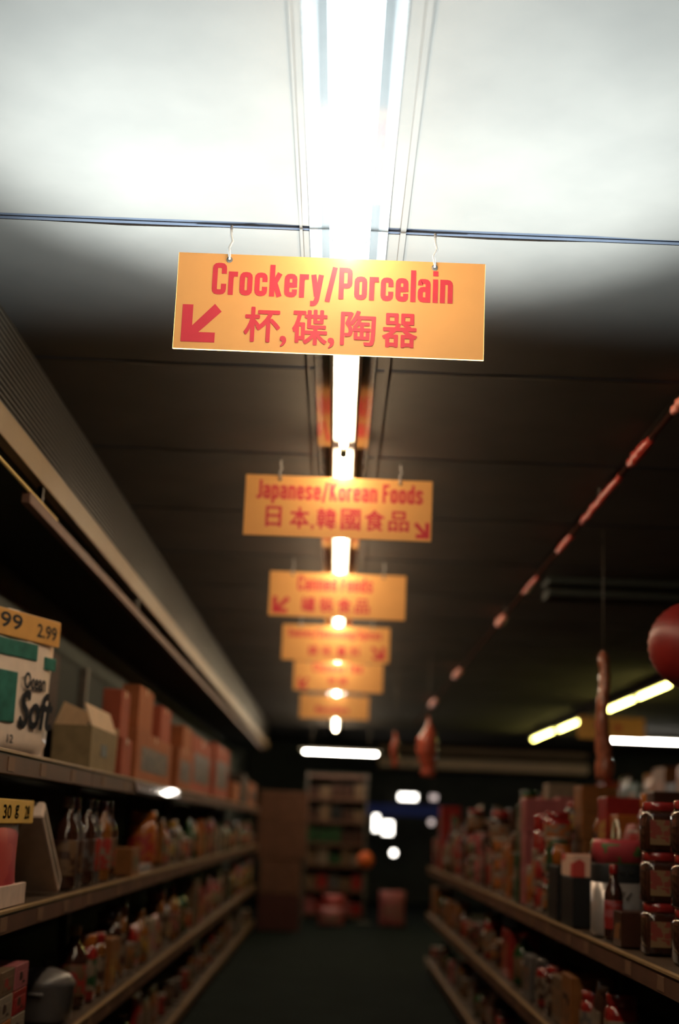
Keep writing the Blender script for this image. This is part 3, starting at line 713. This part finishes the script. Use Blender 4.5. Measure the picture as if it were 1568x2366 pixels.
carton((1.20, 5.74, ZRT), .16, .16, .13, cmat('brown'), 'dark low box between the jars and the handled tub, right shelf', name='small_box', cat='box', tape=False, lab=('brown', 'amber'), face=-1)
carton((1.20, 6.9, ZRT), .18, .34, .22, cmat('black'), 'black box under the pale red-cornered box on the right shelf', name='small_box', cat='box', tape=False)
carton((1.19, 6.9, ZRT+.222), .16, .33, .10, mat_print('pale_red_corner', (.78, .50, .38), (.50, .05, .04), 7, .6), 'pale box with a red corner lying on a black box, right shelf', name='small_box', cat='box', tape=False)
carton((1.20, 7.35, ZRT), .18, .30, .26, cmat('black'), 'dark box right of the pale red-cornered box', name='small_box', cat='box', tape=False)
jar((1.16, 7.35, ZRT+.262), .05, .10, 'orange', 'orange', None, 'small bright orange pot on the dark box, right shelf', square=0)
RED = ['red', 'red', 'orange', 'pink', 'amber', 'tan', 'brown', 'cream', 'green']
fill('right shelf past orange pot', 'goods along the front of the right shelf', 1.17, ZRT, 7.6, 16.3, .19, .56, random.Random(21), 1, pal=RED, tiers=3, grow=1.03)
# back row on a raised deck
rs = obj('riser', box_me('riser', 0, .34, 0, 9.6, .0, .22, .004), M_SHELF, None, (1.42, 6.6, ZRT)); tag(rs, 'long tan riser deck along the back of the right shelf', 'riser')
fill('raised back row, right shelf', 'goods in the raised back row on the right', 1.50, ZRT+.221, 6.65, 16.0, .21, .46, random.Random(31), 1, pal=RED+['yellow'], tiers=3, grow=1.03)
carton((1.30, 3.35, ZRT), .3, .5, .30, M_KRAFT, 'brown carton on the right shelf just outside the picture', tape=True)
carton((1.22, 3.97, ZRT), .3, .15, .494, M_KRAFT, 'brown carton carrying an added uplight on the right shelf', tape=False)
fill('lower right shelf', 'goods along the lower right shelf', 1.18, ZR[1]+.007, 6.0, 16.3, .30, .34, random.Random(41), 1, pal=['brown', 'red', 'tan', 'grey', 'amber'], grow=1.03)
fill('bottom right shelf', 'goods along the bottom right shelf', 1.18, ZR[2]+.007, 8.0, 16.3, .36, .30, random.Random(43), 1, pal=['brown', 'red', 'tan', 'grey'], grow=1.03)

# ================================================================== HANGING THINGS ON THE RIGHT
def pipe():
    t = empty('ribboned_pipe', (1.28, 3.0, 3.2)); tag(t, 'thin dark pipe under the ceiling at right, wrapped here and there with red ribbon', 'pipe')
    obj('pipe', tube_me('pp', [(0, 0, 0), (0, 20.5, 0)], .013, 10), mat('dark_pipe', (.035, .012, .008), .9, spec=.05), t)
    R1 = mat('red_ribbon', (.50, .05, .035), .3, var=.2); R2 = mat('pale_red_ribbon', (.75, .22, .16), .3, var=.2)
    for a, b, r, m in ((2.05, 2.4, .022, R2), (2.8, 3.25, .026, R1), (3.45, 4.5, .021, R1), (4.85, 5.35, .02, R1), (6.2, 6.9, .018, R1), (8.0, 8.55, .034, R2), (11.9, 12.8, .036, R2), (15.6, 16.8, .044, R2)):
        n = 12; pts = [(.004*math.sin(i*2.1), a+(b-a)*i/n, -.004+.004*math.cos(i*1.7)) for i in range(n+1)]
        rad = [.014+(r-.014)*math.sin(math.pi*i/n)**.6*(1+.15*math.sin(i*2.6)) for i in range(n+1)]
        obj('ribbon_wrap', tube_me('rw', pts, rad, 10), m, t)
    for y in (.3, 4.0, 8, 12, 16, 20): obj('clip', boxes_me('cl', [(-.004, .004, y-.01, y+.01, .010, CZ-3.2+.008)]), M_STEEL, t)
pipe()
def lantern():
    c = (1.505, 6.0, 2.35); t = empty('paper_lantern', c); tag(t, 'round red ribbed paper lantern with gold caps hanging at the right edge', 'lantern')
    prof = []; n = 30
    for i in range(n+1):
        a = math.pi*(i/n*.88+.06); r = .198*math.sin(a)*(1+.012*math.cos(i*math.pi)); prof.append((max(r, .03), -.19*math.cos(a)))
    obj('paper_shade', lathe_me('ps', prof, 32), mat('red_lantern_paper', (.22, .014, .012), .4, var=.1), t)
    G = mat('gold_card', (.75, .35, .07), .35, metal=.3)
    obj('top_cap', lathe_me('tcap', [(.052, .180), (.055, .185), (.055, .205), (.02, .21)], 20), G, t)
    obj('bottom_cap', lathe_me('bcap', [(.02, -.21), (.055, -.205), (.055, -.185), (.052, -.18)], 20), G, t)
    obj('cord', tube_me('cd', [(0, 0, .20), (0, 0, CZ-2.35)], .003), mat('red_cord', (.4, .05, .03), .7), t)
    obj('tassel', tube_me('ts', [(0, 0, -.205), (0, 0, -.25), (0, 0, -.27), (0, 0, -.38)], [.003, .004, .016, .022], 10), mat('red_tassel', (.45, .06, .03), .7), t)
    pts = [(-.085*math.sin(.25+i*.22)*.0-.06, -.19*math.cos((i-6)*.19)*.985-.002, .19*math.sin((i-6)*.17)) for i in range(13)]
    obj('highlight_stripe', tube_me('gs', [(-.065, -math.sqrt(max(.0, .2015**2-.065**2-(z/.19*.198)**2)), z) for z in [(-.10+.2*i/12) for i in range(13)]], .004), G, t)  # gold strip modelled in place of the specular highlight on the paper
lantern()
def hanging_bag(c, h, w, m, label, cord_to, top_r=.012, name='hanging_bag', shape=None):
    t = empty(name, c); tag(t, label, 'bag')
    n = 16; pts = []; rad = []
    for i in range(n+1):
        v = i/n; pts.append((.010*math.sin(v*9), .008*math.cos(v*7), -v*h)); k = shape(v); rad.append(max(.006, w/2*k*(1+.10*math.sin(i*2.3))))
    obj('bag_body', tube_me('bg', pts, rad, 12), m, t)
    obj('knot', lathe_me('kn', [(.008, -.01), (.018, .0), (.014, .014), (.006, .02)], 12), m, t)
    obj('cord', tube_me('cd', [(0, 0, 0), (0, 0, cord_to-c[2])], .003), M_STEEL, t)
    return t
hanging_bag((1.485, 8.0, 2.55), .70, .105, mat('brown_red_film', (.36, .11, .06), .22, var=.3, scale=30, coat=.8, bump=.6), 'long narrow crumpled brown plastic bag hanging in front of the yellowish lights', CZ, shape=lambda v: .55+.2*v if v < .5 else .65+.35*math.sin((v-.5)*math.pi*1.0) * (1 if v < .96 else .8))
hanging_bag((.895, 14.0, 2.60), .56, .21, mat('red_film', (.50, .10, .06), .25, var=.3, scale=20, coat=.6, bump=.5), 'pointed reddish hanging bag above the right shelf, left of the yellowish lights', CZ, shape=lambda v: min(1, .15+v*2.3)*(.75+.25*math.cos((v-.45)*5)) if v < .9 else .7)
hanging_bag((.62, 15.2, 2.52), .35, .09, mat('red_film', (.5, .1, .06)), 'thin reddish hanging bag just left of the pointed one', CZ, shape=lambda v: min(1, .3+v*2)*(1-.3*v))
for i, (x, y) in enumerate(((3.52, 15.0), (3.52, 16.85), (3.50, 20.1), (3.46, 22.75))):
    batten('fluorescent_batten', (x, y, CZ-.06), 1.78 if i < 2 else 2.58, 'yellowish fluorescent batten over the next aisle to the right, %s from the near end' % ordw(i+1), tube_mat=M_TUBEY, group='yellowish battens of the next aisle', rods=.06)
batten('fluorescent_batten', (4.50, 24.0, 3.17), 1.5, 'white fluorescent batten lying crosswise at far right below the yellowish lights', rz=-math.pi/2, tube_mat=M_TUBEC, rods=.09)
batten('fluorescent_batten', (-.60, 24.0, 2.775), 1.36, 'white fluorescent batten hanging crosswise at the far end of the centre aisle', rz=-math.pi/2, tube_mat=M_TUBEC, rods=CZ-2.775)

# ================================================================== NEXT AISLE AND FAR END
for i in range(5):
    shelf_unit('gondola_unit', 2.9, 1, 8+2.8*i, 10.8+2.8*i, [1.75, 1.2, .65, .15], 1.8, 'shelving unit of the next aisle behind the right shelf, %s from the near end' % ordw(i+1), 'shelving units of the next aisle', depth=.6)
fill('top of next aisle shelves', 'goods on top of the next aisle shelves', 2.98, 1.757, 8.2, 21.8, .42, .42, random.Random(51), 1, kinds=['carton', 'carton', 'packet'], pal=['orange', 'tan', 'red', 'brown', 'amber', 'green'], grow=1.02)
fill('second tier of next aisle', 'goods on the second tier of the next aisle shelves', 2.98, 1.207, 8.2, 21.8, .5, .42, random.Random(52), 1, kinds=['carton', 'jar', 'packet'], pal=['orange', 'tan', 'red', 'brown', 'amber'], grow=1.02)
# cartons at the end of the left shelving
for k, (w, d, h, m, lab) in enumerate(((.62, .6, .52, mat('dull_red_carton', (.07, .02, .016), .8), 'dull red carton at the bottom of the stack ending the left shelves'),
                                    (.60, .6, .50, M_DULL, 'red-brown carton in the middle of the stack ending the left shelves'),
                                    (.74, .6, .50, M_DULL, 'brown carton, third up in the stack ending the left shelves'),
                                    (.74, .6, .48, M_DULL, 'topmost brown carton of the stack ending the left shelves'))):
    carton((-.75, 21.95, [.001, .523, 1.025, 1.527][k]), w, d, h, m, lab, 'carton stack at the end of the left shelves')
# end shelf facing the aisle
def end_shelf():
    t = empty('end_shelf', (.05, 24.6, 0)); tag(t, 'dark shelf rack facing down the aisle at its far end', 'shelving')
    obj('back_panel', box_me('bp', -.52, .52, .36, .38, 0, 2.42), M_BACK, t)
    for x in (-.52, .49): obj('upright', box_me('up', x, x+.03, -.02, .36, 0, 2.42), M_STEEL, t)
    for z in (.1, .5, .9, 1.25, 1.62, 2.0, 2.38):
        s = obj('shelf', box_me('sh', -.49, .49, 0, .36, -.025, 0), M_SHELF, t, (0, 0, z)); obj('price_rail', box_me('pr', -.49, .49, -.012, 0, -.05, 0), M_RAIL, s)
end_shelf()
rnd = random.Random(77); k = 0
for z, cols in ((.1, ['pink', 'red', 'brown']), (.5, ['tan', 'red', 'grey']), (.9, ['tan', 'cream', 'green']), (1.25, ['green', 'green', 'tan']), (1.62, ['brown', 'tan', 'black']), (2.0, ['brown', 'tan', 'brown'])):
    for i in range(5):
        c = cols[i % 3] if z != 1.25 else ('green' if i < 3 else 'brown'); k += 1
        carton((.05-.39+i*.195, 24.62+.16, z+.002), .175, .26, rnd.uniform(.16, .27), cmat(c, .6), '%s box on the far end rack, %s from left, %s tier up' % (c, ordw(i+1), ordw([.1, .5, .9, 1.25, 1.62, 2.0].index(z)+1)), 'boxes on the far end rack', tape=False, name='goods_box', cat='box')
ball = obj('orange_ball', lathe_me('ball', [(.02, 0), (.07, .02), (.12, .07), (.14, .14), (.12, .21), (.07, .26), (.02, .28)], 20), mat('orange_rubber', (.75, .14, .03), .4), None, (.56, 24.1, .86)); tag(ball, 'orange-red ball on a stand before the far end rack', 'ball')
stn = empty('ball_stand', (.56, 24.1, 0)); tag(stn, 'slim dark stand carrying the orange-red ball', 'stand')
obj('pole', lathe_me('pl', [(.02, .01), (.02, .84)], 12), M_STEEL, stn); obj('base', lathe_me('bs', [(.14, 0), (.14, .02), (.03, .03)], 20), M_STEEL, stn); obj('ring', lathe_me('rg', [(.03, .83), (.09, .858)], 16), M_STEEL, stn)
for i, (x, y, w, h, c, lab) in enumerate(((.02, 23.2, .40, .28, 'pink', 'pink and red packet lying on the floor before the far end rack'), (.06, 23.6, .36, .46, 'red', 'reddish sack standing behind the floor packet at the far end'), (1.0, 23.6, .42, .55, 'pink', 'pinkish sack standing on the floor right of the far end rack'))):
    packet((x, y, .001), w, .2, h, mat('sack_'+c, PAL[c], .5, var=.3), lab, rz=math.pi/2, lab=('cream', 'pink'))
# lit far corner: blue banner, light boxes, bulbs
fz = 28.5
bn = obj('blue_banner', box_me('bn', -1.05, 1.05, -.01, .01, -.11, .11, .004), mat('blue_cloth', (.02, .05, .35), .6), None, (1.35, fz, 1.88)); tag(bn, 'dark blue banner strung across at the far right end', 'banner')
stp = empty('banner_post', (.2, fz+.06, 0)); tag(stp, 'thin post holding the left end of the blue banner', 'post'); obj('pole', lathe_me('p', [(.02, .02), (.02, 2.0)], 10), M_STEEL, stp); obj('base', lathe_me('b', [(.12, 0), (.12, .02)], 16), M_STEEL, stp)
stp = empty('banner_post', (2.5, fz+.06, 0)); tag(stp, 'thin post holding the right end of the blue banner', 'post'); obj('pole', lathe_me('p', [(.02, .02), (.02, 2.0)], 10), M_STEEL, stp); obj('base', lathe_me('b', [(.12, 0), (.12, .02)], 16), M_STEEL, stp)
M_LB = mat_emit('light_box_glow', (1.0, .94, .84), 7.0); M_LB2 = mat_emit('dim_bulb_glow', (1.0, .80, .74), .9)
def light_box(x, z, w, h, m, label, y=29.4, cord=True):
    t = empty('light_box', (x, y, z)); tag(t, label, 'light'); 
    obj('frame', boxes_me('f', [(-w/2-.02, w/2+.02, 0, .10, -h/2-.02, h/2+.02)]), M_STEEL, t)
    obj('lit_face', box_me('g', -w/2, w/2, -.01, 0, -h/2, h/2), m, t)
    if cord: obj('cord', tube_me('c', [(0, .05, h/2+.02), (0, .05, CZ-z)], .006), M_STEEL, t)
light_box(1.50, 2.16, .36, .12, M_LB, 'bright white light box at the far end, right of the centre lights')
light_box(2.02, 2.17, .14, .10, M_LB2, 'dim pinkish light just right of the bright far light box')
light_box(.87, 1.66, .10, .40, M_LB, 'tall narrow white light at the far end')
light_box(1.10, 1.53, .20, .26, M_LB, 'square white light overlapping the tall narrow one at the far end', y=29.2)
def bulb(x, z, m, label):
    t = empty('bulb_lamp', (x, 29.3, z)); tag(t, label, 'lamp')
    obj('bulb', lathe_me('b', [(.01, -.06), (.04, -.05), (.06, -.01), (.05, .03), (.03, .05)], 16), m, t)
    obj('socket', lathe_me('s', [(.032, .05), (.032, .10), (.01, .11)], 12), M_BLACKPL, t); obj('cord', tube_me('c', [(0, 0, .1), (0, 0, CZ-z)], .005), M_STEEL, t)
bulb(1.24, 1.05, mat_emit('bulb_glow', (1.0, .92, .82), 8.0), 'low round white bulb at the far end')
bulb(1.98, 1.68, M_LB2, 'pinkish round bulb at the right end of the blue banner')
